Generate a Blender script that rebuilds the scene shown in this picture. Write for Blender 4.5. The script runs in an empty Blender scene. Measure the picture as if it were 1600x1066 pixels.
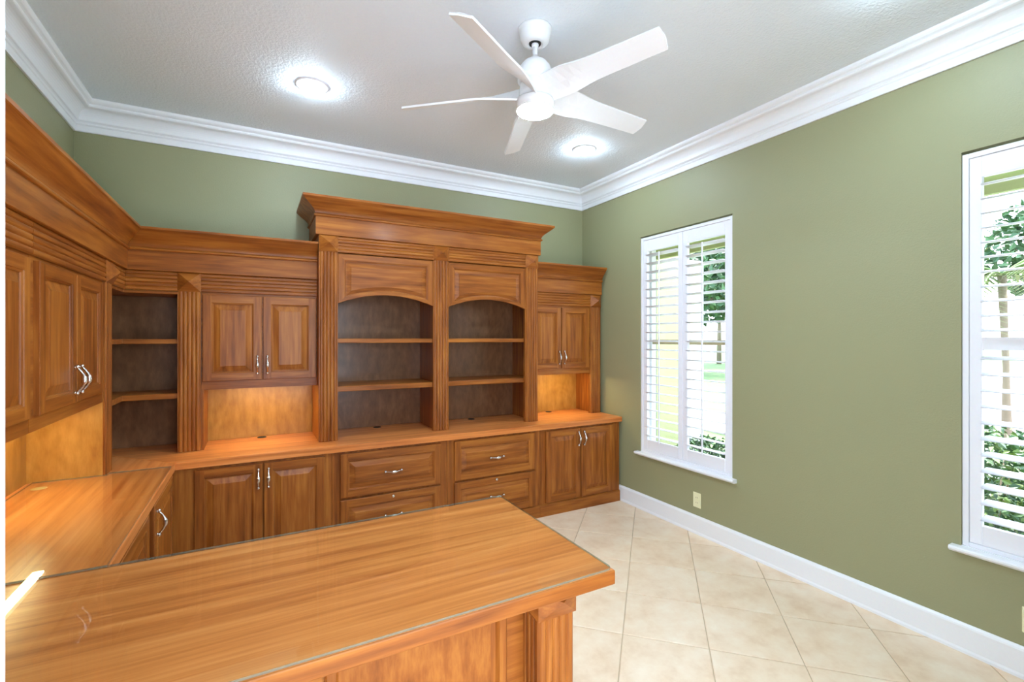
import bpy, bmesh, math, random
from mathutils import Vector, Matrix

PI = math.pi
rng = random.Random(7)
scene = bpy.context.scene
COL = scene.collection

# ------------------------------------------------------------------ camera
FPX, HOR = 740.0, 528.0                      # focal length and horizon in a 1600x1066 frame
YAW = math.atan(402.0 / 740.0)
cam_d = bpy.data.cameras.new('camera')
cam_d.sensor_width = 36.0
cam_d.lens = 36.0 * FPX / 1600.0
cam_d.shift_y = -(533.0 - HOR) / 1600.0
cam_d.clip_start = 0.02
cam_d.clip_end = 300
cam = bpy.data.objects.new('camera', cam_d)
COL.objects.link(cam)
cam.location = (0, 0, 1.52)
cam.rotation_euler = (PI / 2, 0, -YAW)
scene.camera = cam

# ------------------------------------------------------------------ view, sky, sun
scene.view_settings.view_transform = 'Standard'
scene.view_settings.look = 'None'
scene.view_settings.exposure = 1.8
scene.view_settings.gamma = 1.0
scene.view_settings.use_curve_mapping = False
scene.cycles.use_denoising = True
scene.cycles.max_bounces = 10
scene.cycles.diffuse_bounces = 6
scene.cycles.transparent_max_bounces = 16
scene.cycles.sample_clamp_indirect = 8.0
scene.cycles.caustics_reflective = False
scene.cycles.caustics_refractive = False

world = bpy.data.worlds.new('sky')
scene.world = world
world.use_nodes = True
wn = world.node_tree
wn.nodes.clear()
w_out = wn.nodes.new('ShaderNodeOutputWorld')
w_bg = wn.nodes.new('ShaderNodeBackground')
w_sky = wn.nodes.new('ShaderNodeTexSky')
w_sky.sky_type = 'NISHITA'
w_sky.sun_disc = False
w_sky.sun_elevation = math.radians(65)
w_sky.sun_rotation = math.radians(83)
w_sky.air_density = 1.0
w_sky.dust_density = 3.0
w_mix = wn.nodes.new('ShaderNodeMixRGB')
w_mix.inputs[0].default_value = 0.55
w_mix.inputs[2].default_value = (5.2, 6.2, 7.4, 1)      # thin bright overcast over the blue
wn.links.new(w_sky.outputs[0], w_mix.inputs[1])
wn.links.new(w_mix.outputs[0], w_bg.inputs[0])
w_bg.inputs[1].default_value = 0.40
wn.links.new(w_bg.outputs[0], w_out.inputs[0])

sun_d = bpy.data.lights.new('sun', 'SUN')
sun_d.energy = 4.6
sun_d.angle = math.radians(1.0)
sun_d.color = (1.0, 0.97, 0.93)
sun = bpy.data.objects.new('sun', sun_d)
COL.objects.link(sun)
sun.rotation_euler = Vector((-0.42, -0.05, -0.91)).to_track_quat('-Z', 'Y').to_euler()

# ------------------------------------------------------------------ dimensions
XL, XW, YB, YF, ZC = -1.022, 3.02, 4.015, -0.03, 3.035      # left, right, back, front wall, ceiling
ZT = 0.785                                                 # worktop height
PB, PL, PH = 3.69, -0.71, 3.577                             # face planes: back uppers, left uppers, hutch
BB, BL = 3.415, -0.435                                      # face planes: back bases, left bases
LAMP_FAN, LAMP_CAN, LAMP_STRIP = 92.0, 74.0, 14.5

# ------------------------------------------------------------------ material helpers
def nodes_of(name):
    m = bpy.data.materials.new(name)
    m.use_nodes = True
    nt = m.node_tree
    return m, nt, nt.nodes['Principled BSDF']

def add(nt, kind, **kw):
    n = nt.nodes.new(kind)
    for k, v in kw.items():
        setattr(n, k, v)
    return n

def ramp(nt, stops):
    r = nt.nodes.new('ShaderNodeValToRGB')
    el = r.color_ramp.elements
    while len(el) < len(stops):
        el.new(0.5)
    for e, (p, c) in zip(el, stops):
        e.position = p
        e.color = (c[0], c[1], c[2], 1)
    return r

def srgb(r, g, b):
    f = lambda c: (c / 255.0) / 12.92 if c <= 10 else (((c / 255.0) + 0.055) / 1.055) ** 2.4
    return (f(r), f(g), f(b))

def plain(name, col, rough=0.5, metal=0.0, bump=0.0, bscale=80, spec=0.5, coat=0.0, emit=None, estr=0.0):
    m, nt, b = nodes_of(name)
    b.inputs['Base Color'].default_value = (*col, 1)
    b.inputs['Roughness'].default_value = rough
    b.inputs['Metallic'].default_value = metal
    b.inputs['Specular IOR Level'].default_value = spec
    b.inputs['Coat Weight'].default_value = coat
    tc = add(nt, 'ShaderNodeTexCoord')
    nz = add(nt, 'ShaderNodeTexNoise')
    nz.inputs['Scale'].default_value = bscale
    nz.inputs['Detail'].default_value = 3
    nt.links.new(tc.outputs['Object'], nz.inputs['Vector'])
    # a little tonal variation in the paint or finish itself
    mx = add(nt, 'ShaderNodeMixRGB')
    mx.blend_type = 'MULTIPLY'
    mx.inputs[0].default_value = 0.06
    mx.inputs[1].default_value = (*col, 1)
    nt.links.new(nz.outputs['Color'], mx.inputs[2])
    nt.links.new(mx.outputs[0], b.inputs['Base Color'])
    if bump:
        bp = add(nt, 'ShaderNodeBump')
        bp.inputs['Strength'].default_value = bump
        bp.inputs['Distance'].default_value = 0.004
        nt.links.new(nz.outputs['Fac'], bp.inputs['Height'])
        nt.links.new(bp.outputs[0], b.inputs['Normal'])
    if emit:
        b.inputs['Emission Color'].default_value = (*emit, 1)
        b.inputs['Emission Strength'].default_value = estr
    return m

def wood(name, axis, cols, rough=0.38, coat=0.06, figure=1.0, stretch=1.0):
    m, nt, b = nodes_of(name)
    tc = add(nt, 'ShaderNodeTexCoord')
    oi = add(nt, 'ShaderNodeObjectInfo')
    off = add(nt, 'ShaderNodeVectorMath', operation='SCALE')
    off.inputs[0].default_value = (7.3, 11.1, 5.7)
    nt.links.new(oi.outputs['Random'], off.inputs['Scale'])
    ad = add(nt, 'ShaderNodeVectorMath', operation='ADD')
    nt.links.new(tc.outputs['Object'], ad.inputs[0])
    nt.links.new(off.outputs[0], ad.inputs[1])
    def stretched(k):
        mu = add(nt, 'ShaderNodeVectorMath', operation='MULTIPLY')
        v = [1.0, 1.0, 1.0]
        v['XYZ'.index(axis)] = k
        mu.inputs[1].default_value = v
        nt.links.new(ad.outputs[0], mu.inputs[0])
        return mu
    s1, s2, s3 = stretched(0.06 * stretch), stretched(0.03 * stretch), stretched(0.12 * stretch)
    n0 = add(nt, 'ShaderNodeTexNoise')                      # slow figure that bends the rings
    n0.inputs['Scale'].default_value = 4.0 * figure
    n0.inputs['Detail'].default_value = 2.0
    n0.inputs['Distortion'].default_value = 0.4
    nt.links.new(s3.outputs[0], n0.inputs['Vector'])
    ml = add(nt, 'ShaderNodeMath', operation='MULTIPLY')
    ml.inputs[1].default_value = 75.0
    nt.links.new(n0.outputs['Fac'], ml.inputs[0])
    sn = add(nt, 'ShaderNodeMath', operation='SINE')
    nt.links.new(ml.outputs[0], sn.inputs[0])
    n1 = add(nt, 'ShaderNodeTexNoise')
    n1.inputs['Scale'].default_value = 34.0 * figure
    n1.inputs['Detail'].default_value = 6.0
    n1.inputs['Roughness'].default_value = 0.6
    nt.links.new(s1.outputs[0], n1.inputs['Vector'])
    n2 = add(nt, 'ShaderNodeTexNoise')
    n2.inputs['Scale'].default_value = 210.0
    n2.inputs['Detail'].default_value = 2.0
    nt.links.new(s2.outputs[0], n2.inputs['Vector'])
    a1 = add(nt, 'ShaderNodeMath', operation='MULTIPLY_ADD')   # n1 + 0.09*ring
    a1.inputs[1].default_value = 0.035
    nt.links.new(sn.outputs[0], a1.inputs[0])
    nt.links.new(n1.outputs['Fac'], a1.inputs[2])
    a2 = add(nt, 'ShaderNodeMath', operation='MULTIPLY_ADD')
    a2.inputs[1].default_value = 0.16
    nt.links.new(n2.outputs['Fac'], a2.inputs[0])
    nt.links.new(a1.outputs[0], a2.inputs[2])
    a3 = add(nt, 'ShaderNodeMath', operation='MULTIPLY_ADD')   # each board its own tone
    a3.inputs[1].default_value = 0.10
    nt.links.new(oi.outputs['Random'], a3.inputs[0])
    nt.links.new(a2.outputs[0], a3.inputs[2])
    cr = ramp(nt, [(0.36, cols[0]), (0.62, cols[1]), (0.90, cols[2])])
    nt.links.new(a3.outputs[0], cr.inputs[0])
    nt.links.new(cr.outputs[0], b.inputs['Base Color'])
    b.inputs['Roughness'].default_value = rough
    b.inputs['Coat Weight'].default_value = coat
    b.inputs['Coat Roughness'].default_value = 0.18
    b.inputs['Specular IOR Level'].default_value = 0.22
    bp = add(nt, 'ShaderNodeBump')
    bp.inputs['Strength'].default_value = 0.06
    bp.inputs['Distance'].default_value = 0.001
    nt.links.new(n2.outputs['Fac'], bp.inputs['Height'])
    nt.links.new(bp.outputs[0], b.inputs['Normal'])
    return m

CAB = [srgb(104, 51, 16), srgb(144, 80, 28), srgb(176, 110, 44)]
TOP = [srgb(168, 90, 42), srgb(208, 126, 64), srgb(228, 152, 88)]
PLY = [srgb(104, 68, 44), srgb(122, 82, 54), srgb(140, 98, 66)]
WX = wood('cherry_wood_grain_x', 'X', CAB)
WY = wood('cherry_wood_grain_y', 'Y', CAB)
WZ = wood('cherry_wood_grain_z', 'Z', CAB)
TX = wood('worktop_wood_grain_x', 'X', TOP, rough=0.28, figure=1.0, stretch=0.5)
TY = wood('worktop_wood_grain_y', 'Y', TOP, rough=0.28, figure=1.0, stretch=0.5)
PZ = wood('cabinet_plywood', 'Z', PLY, rough=0.30, coat=0.3, figure=0.7, stretch=6.0)

VEN = wood('cherry_veneer', 'Z', CAB, figure=0.6, stretch=5.0)
NOOK_LIT = wood('nook_plywood_lit', 'Z', [srgb(140, 92, 40), srgb(164, 114, 50), srgb(182, 132, 64)], rough=0.34, coat=0.2, figure=0.6, stretch=5.0)  # lighter copy of the ply, strip-light glow put into its colour
WHITE = plain('white_semi_gloss_paint', srgb(236, 237, 240), 0.35)
SHUT = plain('shutter_white_paint', srgb(236, 236, 242), 0.32)
CEIL = plain('ceiling_texture_paint', srgb(228, 236, 243), 0.7, bump=0.9, bscale=75)
GREEN = plain('sage_green_wall_paint', srgb(150, 149, 113), 0.5, bump=0.22, bscale=130)
NICKEL = plain('brushed_nickel', srgb(214, 204, 196), 0.24, metal=1.0)
IVORY = plain('ivory_plastic', srgb(232, 230, 190), 0.35)
DARK = plain('dark_recess', (0.012, 0.011, 0.010), 0.6)
FANW = plain('fan_white_enamel', srgb(228, 229, 230), 0.42)
GLOW = plain('fan_lamp_lens', (1, 1, 1), 0.4, emit=(0.64, 0.84, 1.0), estr=LAMP_FAN)
CANG = plain('downlight_lens', (1, 1, 1), 0.4, emit=(0.64, 0.84, 1.0), estr=LAMP_CAN)
STRIPL = plain('strip_light_diffuser_dimmer', (1, 1, 1), 0.4, emit=(1.0, 0.88, 0.46), estr=LAMP_STRIP * 0.95)
STRIPG = plain('strip_light_diffuser', (1, 1, 1), 0.4, emit=(1.0, 0.88, 0.46), estr=LAMP_STRIP)
BEIGEP = plain('beige_plastic', srgb(226, 200, 140), 0.4)
STUCCO = plain('pale_yellow_stucco', srgb(184, 182, 134), 0.85, bump=0.5, bscale=70)
SOFFIT = plain('soffit_cream_paint', srgb(190, 192, 150), 0.7)
BOUNCE = plain('bounce_floor_pale', srgb(214, 224, 236), 0.9, bump=0.2, bscale=20)
CONCRETE = plain('driveway_concrete', srgb(176, 164, 160), 0.9, bump=0.2, bscale=40)
LAWN = plain('lawn_green', srgb(82, 108, 54), 0.9, bump=0.6, bscale=60)
LEAF_A = plain('leaf_deep_green', srgb(44, 78, 44), 0.55)
LEAF_B = plain('leaf_yellow_green', srgb(104, 128, 64), 0.55)
LEAF_C = plain('leaf_mid_green', srgb(66, 100, 56), 0.55)
BARK = plain('bark_grey_brown', srgb(140, 124, 106), 0.9, bump=0.6, bscale=30)
PIPE = plain('downpipe_green_paint', srgb(92, 120, 84), 0.5)
SHADE = plain('sash_shade_tan', srgb(176, 160, 122), 0.5)  # meeting rail's shade put into its tan colour

def tile_mat():
    m, nt, b = nodes_of('beige_ceramic_tile')
    tc = add(nt, 'ShaderNodeTexCoord')
    oi = add(nt, 'ShaderNodeObjectInfo')
    sc = add(nt, 'ShaderNodeVectorMath', operation='SCALE')
    sc.inputs[0].default_value = (13, 17, 3)
    nt.links.new(oi.outputs['Random'], sc.inputs['Scale'])
    ad = add(nt, 'ShaderNodeVectorMath', operation='ADD')
    nt.links.new(tc.outputs['Object'], ad.inputs[0])
    nt.links.new(sc.outputs[0], ad.inputs[1])
    n1 = add(nt, 'ShaderNodeTexNoise')
    n1.inputs['Scale'].default_value = 6
    n1.inputs['Detail'].default_value = 6
    n1.inputs['Roughness'].default_value = 0.65
    nt.links.new(ad.outputs[0], n1.inputs['Vector'])
    cr = ramp(nt, [(0.28, srgb(220, 188, 154)), (0.5, srgb(233, 208, 179)), (0.72, srgb(240, 222, 198))])
    nt.links.new(n1.outputs['Fac'], cr.inputs[0])
    nt.links.new(cr.outputs[0], b.inputs['Base Color'])
    b.inputs['Roughness'].default_value = 0.36
    return m
TILE = tile_mat()
GROUT = plain('tan_grout', srgb(196, 172, 142), 0.9)

def thin_glass(name, tint, gloss=1.0):
    m, nt, b = nodes_of(name)
    nt.nodes.remove(b)
    out = nt.nodes['Material Output']
    tr = add(nt, 'ShaderNodeBsdfTransparent')
    tr.inputs[0].default_value = (*tint, 1)
    gl = add(nt, 'ShaderNodeBsdfGlossy')
    gl.inputs['Roughness'].default_value = 0.015
    fr = add(nt, 'ShaderNodeFresnel')
    fr.inputs[0].default_value = 1.5
    mu = add(nt, 'ShaderNodeMath', operation='MULTIPLY')
    mu.inputs[1].default_value = gloss
    ge = add(nt, 'ShaderNodeNewGeometry')
    iv = add(nt, 'ShaderNodeMath', operation='SUBTRACT')
    iv.inputs[0].default_value = 1.0
    nt.links.new(ge.outputs['Backfacing'], iv.inputs[1])
    fm = add(nt, 'ShaderNodeMath', operation='MULTIPLY')     # the sheet reflects once, at the face it is entered by
    nt.links.new(fr.outputs[0], fm.inputs[0])
    nt.links.new(iv.outputs[0], fm.inputs[1])
    nt.links.new(fm.outputs[0], mu.inputs[0])
    mx = add(nt, 'ShaderNodeMixShader')
    nt.links.new(mu.outputs[0], mx.inputs[0])
    nt.links.new(tr.outputs[0], mx.inputs[1])
    nt.links.new(gl.outputs[0], mx.inputs[2])
    nt.links.new(mx.outputs[0], out.inputs[0])
    return m
GLASS = thin_glass('clear_glass_sheet', (0.97, 0.985, 0.97))
PANE = thin_glass('window_glass', (0.97, 0.985, 0.98), 0.6)
def glass_edge():
    m, nt, b = nodes_of('glass_cut_edge')
    b.inputs['Base Color'].default_value = (*srgb(112, 132, 122), 1)
    b.inputs['Roughness'].default_value = 0.12
    tr = add(nt, 'ShaderNodeBsdfTransparent')
    tr.inputs[0].default_value = (0.80, 0.88, 0.83, 1)
    mx = add(nt, 'ShaderNodeMixShader')
    mx.inputs[0].default_value = 0.45
    nt.links.new(tr.outputs[0], mx.inputs[1])
    nt.links.new(b.outputs[0], mx.inputs[2])
    nt.links.new(mx.outputs[0], nt.nodes['Material Output'].inputs[0])
    return m
GEDGE = glass_edge()

# ------------------------------------------------------------------ mesh helpers
class G:
    """collects faces of one mesh; material index per face"""
    def __init__(self):
        self.bm = bmesh.new()
    def box(self, x0, x1, y0, y1, z0, z1, mi=0, bev=0.0):
        t = bmesh.new()
        bmesh.ops.create_cube(t, size=1.0)
        for v in t.verts:
            v.co = Vector(((x0 + x1) / 2 + v.co.x * (x1 - x0), (y0 + y1) / 2 + v.co.y * (y1 - y0), (z0 + z1) / 2 + v.co.z * (z1 - z0)))
        if bev > 0:
            bmesh.ops.bevel(t, geom=list(t.edges), offset=bev, segments=1, affect='EDGES', profile=0.5)
        self.merge(t, mi)
        return self
    def merge(self, t, mi=None):
        mp = {}
        for v in t.verts:
            mp[v] = self.bm.verts.new(v.co)
        for f in t.faces:
            nf = self.bm.faces.new([mp[v] for v in f.verts])
            nf.material_index = f.material_index if mi is None else mi
            nf.smooth = f.smooth
        t.free()
    def poly(self, pts, mi=0, smooth=False):
        f = self.bm.faces.new([self.bm.verts.new(p) for p in pts])
        f.material_index = mi
        f.smooth = smooth
        return f
    def loft(self, rings, mi=0, closed=True, cap0=False, cap1=False, smooth=False, mfun=None):
        vr = [[self.bm.verts.new(p) for p in r] for r in rings]
        n = len(vr[0])
        for a in range(len(vr) - 1):
            for i in range(n if closed else n - 1):
                j = (i + 1) % n
                f = self.bm.faces.new((vr[a][i], vr[a][j], vr[a + 1][j], vr[a + 1][i]))
                f.material_index = mfun(a, i) if mfun else mi
                f.smooth = smooth
        if cap0:
            f = self.bm.faces.new(list(reversed(vr[0]))); f.material_index = mi
        if cap1:
            f = self.bm.faces.new(vr[-1]); f.material_index = mi
        return self
    def lathe(self, prof, cx, cy, n=32, mi=0, smooth=True):
        rings = []
        for r, z in prof:
            rings.append([(cx + r * math.cos(2 * PI * i / n), cy + r * math.sin(2 * PI * i / n), z) for i in range(n)])
        return self.loft(rings, mi, True, True, True, smooth)
    def tube(self, pts, radii, n=8, mi=0):
        pts = [Vector(p) for p in pts]
        rings = []
        for i, p in enumerate(pts):
            d = (pts[min(i + 1, len(pts) - 1)] - pts[max(i - 1, 0)]).normalized()
            a = d.cross(Vector((0.31, 0.17, 0.93)) if abs(d.z) < 0.9 else Vector((1, 0, 0))).normalized()
            b = d.cross(a)
            rings.append([p + (a * math.cos(2 * PI * k / n) + b * math.sin(2 * PI * k / n)) * radii[i] for k in range(n)])
        return self.loft(rings, mi, True, True, True, True)
    def ball(self, c, r, n=10, mi=0):
        rings = []
        for k in range(1, n // 2):
            t = PI * k / (n // 2)
            rings.append([(c[0] + r * math.sin(t) * math.cos(2 * PI * i / n), c[1] + r * math.sin(t) * math.sin(2 * PI * i / n), c[2] - r * math.cos(t)) for i in range(n)])
        return self.loft(rings, mi, True, True, True, True)
    def mesh(self, name, mats, shift=(0, 0, 0)):
        bmesh.ops.recalc_face_normals(self.bm, faces=list(self.bm.faces))
        if any(shift):
            bmesh.ops.translate(self.bm, verts=list(self.bm.verts), vec=shift)
        me = bpy.data.meshes.new(name)
        self.bm.to_mesh(me)
        self.bm.free()
        for m in mats:
            me.materials.append(m)
        return me

def link(name, me, parent=None, loc=(0, 0, 0), rot=(0, 0, 0)):
    o = bpy.data.objects.new(name, me)
    COL.objects.link(o)
    o.location = loc
    o.rotation_euler = rot
    if parent:
        o.parent = parent
    return o

def tag(o, label, cat=None, group=None, kind=None):
    o['label'] = label
    if cat: o['category'] = cat
    if group: o['group'] = group
    if kind: o['kind'] = kind
    return o

def struct(name, g, mats, label=None, parent=None, loc=(0, 0, 0)):
    """a piece of the setting; geometry is given in world coordinates, the origin is loc"""
    o = link(name, g.mesh(name, mats, tuple(-c for c in loc) if not parent else (0, 0, 0)), parent, loc if not parent else (0, 0, 0))
    if not parent:
        o['kind'] = 'structure'
        if label: o['label'] = label
    return o

def empty(name, loc, rz=0.0):
    e = bpy.data.objects.new(name, None)
    e.empty_display_size = 0.1
    COL.objects.link(e)
    e.location = loc
    e.rotation_euler = (0, 0, rz)
    return e

class Unit:
    """a thing whose parts are built in run coordinates: u along the run, y = 0 at the face (negative = out), z up"""
    def __init__(self, name, side, u0, plane, label, cat, group=None, z0=0.0):
        self.u0, self.z0 = u0, z0
        if side == 'back':
            self.e = empty(name, (u0, plane, z0))
        else:
            self.e = empty(name, (plane, u0, z0), PI / 2)
        tag(self.e, label, cat, group)
    def part(self, name, g, mats, parent=None, label=None):
        o = link(name, g.mesh(name, mats, (-self.u0, 0, -self.z0)), parent or self.e)
        if label: o['label'] = label
        return o
    def place(self, name, me, u, y, z, rot=(0, 0, 0), parent=None, label=None):
        o = link(name, me, parent or self.e, (u - self.u0, y, z - self.z0), rot)
        if label: o['label'] = label
        return o

# ------------------------------------------------------------------ joinery builders
def rect_outline(u0, u1, z0, z1, arch=0.0, n=20):
    """outline with optional arched bottom; returns f(inset) -> list of (u, z), and side index per edge"""
    def f(i):
        if not arch:
            return [(u0 + i, z0 + i), (u1 - i, z0 + i), (u1 - i, z1 - i), (u0 + i, z1 - i)]
        pts = []
        h = (u1 - u0) / 2
        for k in range(n + 1):
            t = -1 + 2 * k / n
            uu = (u0 + u1) / 2 + t * (h - i)
            pts.append((uu, z0 + i + arch * (1 - (t * (h - i) / h) ** 2) - (arch * (1 - ((h - i) / h) ** 2))))
        return pts + [(u1 - i, z1 - i), (u0 + i, z1 - i)]
    return f

def rings_of(f, prof):
    return [[(u, y, z) for u, z in f(i)] for i, y in prof]

PULL = None
def pull_mesh():
    global PULL
    if PULL:
        return PULL
    g = G()
    n = 22
    pts, rad = [], []
    for k in range(n + 1):
        t = k / n
        z = -0.054 + 0.108 * t
        y = -0.007 - 0.027 * math.sin(PI * t) ** 0.8
        r = 0.0048 + 0.0066 * math.exp(-((t - 0.5) / 0.17) ** 2)
        if abs(t - 0.38) < 0.03 or abs(t - 0.62) < 0.03:
            r += 0.0012
        pts.append((0, y, z)); rad.append(r)
    g.tube(pts, rad, 10)
    for s in (-1, 1):
        g.ball((0, -0.009, s * 0.058), 0.0092, 12)
        g.tube([(0, 0.0, s * 0.056), (0, -0.004, s * 0.056), (0, -0.010, s * 0.056)], [0.0085, 0.008, 0.0045], 12)
    PULL = g.mesh('bow_pull', [NICKEL])
    return PULL

def raised_front(U, name, u0, u1, z0, z1, w=0.058, arch=0.0, th=0.019, horiz=False, pull=None, parent=None, y0=0.0):
    """frame-and-panel front; the raised panel and the pull are sub-parts"""
    f = rect_outline(u0, u1, z0, z1, arch)
    g = G()
    e = 0.003
    yf = y0 - th
    g.loft(rings_of(f, [(0, y0), (0, yf + e), (e, yf)]), 0, mfun=lambda a, i: 1 if (i in (0, 2) and not arch) else 0, cap0=True)
    wi = w - 0.008
    if not arch:
        for a, b in ((u0 + e, u0 + wi), (u1 - wi, u1 - e)):
            g.poly([(a, yf, z0 + e), (b, yf, z0 + e), (b, yf, z1 - e), (a, yf, z1 - e)], 0)
        for a, b in ((z0 + e, z0 + wi), (z1 - wi, z1 - e)):
            g.poly([(u0 + wi, yf, a), (u1 - wi, yf, a), (u1 - wi, yf, b), (u0 + wi, yf, b)], 1)
    else:
        g.loft(rings_of(f, [(e, yf), (wi, yf)]), 0, mfun=lambda a, i: 0 if i in (20, 22) else 1)
    g.loft(rings_of(f, [(wi, yf), (wi + 0.002, yf + 0.004), (w, yf + 0.006), (w + 0.002, yf + 0.011)]), 0,
           mfun=lambda a, i: (1 if i in (0, 2) else 0) if not arch else (0 if i in (20, 22) else 1))
    d = U.part(name, g, [WZ, WX], parent)
    p = G()
    p.loft(rings_of(f, [(w - 0.004, yf + 0.012), (w + 0.004, yf + 0.011), (w + 0.008, yf + 0.0105), (w + 0.036, yf + 0.003), (w + 0.038, yf + 0.001), (w + 0.041, yf + 0.0005)]), 0, cap1=True)
    U.part('raised_panel', p, [WX if (horiz or arch) else WZ], d)
    if pull:
        u, z, rot = pull
        U.place('bow_pull', pull_mesh(), u, yf, z, (0, PI / 2, 0) if rot else (0, 0, 0), d, 'nickel bow pull')
    return d

def reeds(n, width, bow=0.0055, seg=5):
    """profile across a reeded board: list of (s, out)"""
    pts = []
    w = width / n
    for k in range(n):
        for j in range(seg + (1 if k == n - 1 else 0)):
            t = j / seg
            pts.append((k * w + t * w, bow * math.sqrt(max(0.0, 1 - (2 * t - 1) ** 2)) if 0 < t < 1 else 0.0))
    return pts

def pilaster(U, u0, u1, z0, z1, out=0.008, zb=None, block_h=0.1215, block_out=0.014, name='fluted_pilaster', yoff=0.0, spike=0.048):
    """reeded upright with a pyramid block above it (z1 .. z1+block_h)"""
    g = G()
    m = 0.006
    prof = [(u0, 0.0), (u0, -out), (u0 + m, -out)]
    prof += [(u0 + m + s, -out - o) for s, o in reeds(5, u1 - u0 - 2 * m)][1:-1]
    prof += [(u1 - m, -out), (u1, -out), (u1, 0.0)]
    g.loft([[(u, y + yoff, z) for u, y in prof] for z in (z0, z1)], 0, closed=True, cap0=True, cap1=True)
    p = U.part(name, g, [WZ])
    if block_h:
        b = G()
        zt = z1 + block_h
        b.box(u0 - 0.001, u1 + 0.001, -block_out + yoff, 0.0 + yoff, z1, zt, 0, 0)
        c = ((u0 + u1) / 2, -block_out - spike + yoff, (z1 + zt) / 2)
        q = [(u0, -block_out + yoff, z1), (u1, -block_out + yoff, z1), (u1, -block_out + yoff, zt), (u0, -block_out + yoff, zt)]
        for k in range(4):
            b.poly([q[k], q[(k + 1) % 4], c], 0)
        U.part('pyramid_block', b, [WX], p)
    return p

def reed_band(U, u0, u1, z0, z1, out=0.008, name='fluted_band', parent=None):
    g = G()
    prof = [(0.0, z0), (-out, z0)] + [(-out - o, z0 + s) for s, o in reeds(5, z1 - z0)][1:-1] + [(-out, z1), (0.0, z1)]
    g.loft([[(u, y, z) for y, z in prof] for u in (u0, u1)], 0, closed=True, cap0=True, cap1=True)
    return U.part(name, g, [WX], parent)

def cornice_profile(z0, z1, d0, d1):
    """(out, z) from the foot of the cornice to its top edge"""
    h = z1 - z0
    p = [(0.0, z0), (d0, z0), (d0 + 0.008, z0 + 0.002), (d0 + 0.012, z0 + 0.007), (d0 + 0.012, z0 + 0.012), (d0 + 0.008, z0 + 0.017), (d0 + 0.004, z0 + 0.019), (d0 + 0.003, z0 + 0.023)]
    a, za, b, zb = d0 + 0.004, z0 + 0.024, d1 - 0.006, z1 - 0.020
    for k in range(11):
        t = k / 10
        s = t - 0.16 * math.sin(2 * PI * t) * 0.55
        cove = (1 - math.cos(t * PI / 2))
        p.append((a + (b - a) * (0.55 * cove + 0.45 * s), za + (zb - za) * t))
    p += [(d1 - 0.003, z1 - 0.018), (d1, z1 - 0.014), (d1, z1), (0.0, z1)]
    return p

# ================================================================== ROOM SHELL
W1 = (2.237, 3.163, 0.51, 2.415)       # y0, y1, z0, z1 of the window openings in the right wall
W2 = (0.055, 0.981, 0.51, 2.42)
WT = 0.17
DX0, DX1, DZ = -0.30, 1.30, 2.38       # doorway in the front wall

g = G(); g.box(XL - 0.2, XW + 0.2, YF - 1.2, YB + 0.2, -0.20, -0.004)
floor = struct('floor', g, [GROUT], 'beige ceramic tile floor laid on the diagonal')
g = G(); g.box(XL - 0.2, XW + 0.2, YF - 0.14, YB + 0.2, ZC, ZC + 0.2)
struct('ceiling', g, [CEIL], 'light grey textured ceiling')
g = G(); g.box(XL - 0.15, XL, YF - 0.14, YB + 0.15, 0, ZC)
struct('wall_left', g, [GREEN], 'sage green wall behind the left cabinets')
g = G(); g.box(XL, XW, YB, YB + 0.15, 0, ZC)
struct('wall_back', g, [GREEN], 'sage green wall behind the bookcase')
g = G()
ys = [YF - 0.14, W2[0], W2[1], W1[0], W1[1], YB + 0.15]
for a in (0, 2, 4):
    g.box(XW, XW + WT, ys[a], ys[a + 1], 0, ZC)
for w in (W1, W2):
    g.box(XW, XW + WT, w[0], w[1], 0, w[2])
    g.box(XW, XW + WT, w[0], w[1], w[3], ZC)
struct('wall_right', g, [GREEN], 'sage green wall with two shuttered windows')
g = G()
g.box(XL, DX0, YF - 0.14, YF, 0, ZC)
g.box(DX1, XW, YF - 0.14, YF, 0, ZC)
g.box(DX0, DX1, YF - 0.14, YF, DZ, ZC)
struct('wall_front', g, [GREEN], 'green wall with the wide doorway')

# tiles: 45 degrees, pitch measured from the grout lines
PIT, GR = 0.413, 0.005
A0, B0 = 2.491, 0.145
def tile_bm(ca, cb):
    h = (PIT - GR) / 2
    t = bmesh.new()
    s = 2 ** -0.5
    def P(a, b, z):
        return ((a - b) * s, (a + b) * s, z)
    e = 0.003
    lo = [t.verts.new(P(ca + x * h, cb + y * h, -0.010)) for x, y in ((-1, -1), (1, -1), (1, 1), (-1, 1))]
    mi = [t.verts.new(P(ca + x * h, cb + y * h, -0.0015)) for x, y in ((-1, -1), (1, -1), (1, 1), (-1, 1))]
    hi = [t.verts.new(P(ca + x * (h - e), cb + y * (h - e), 0.0)) for x, y in ((-1, -1), (1, -1), (1, 1), (-1, 1))]
    t.faces.new(list(reversed(lo))); t.faces.new(hi)
    for i in range(4):
        j = (i + 1) % 4
        t.faces.new((lo[i], lo[j], mi[j], mi[i])); t.faces.new((mi[i], mi[j], hi[j], hi[i]))
    return t
tb = tile_bm(0, 0)
bmesh.ops.recalc_face_normals(tb, faces=list(tb.faces))
TILE_ME = bpy.data.meshes.new('tile'); tb.to_mesh(TILE_ME); tb.free(); TILE_ME.materials.append(TILE)
s2 = 2 ** -0.5
lim = (XL + 0.02, XW - 0.004, YF - 0.9, YB - 0.02)
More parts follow.
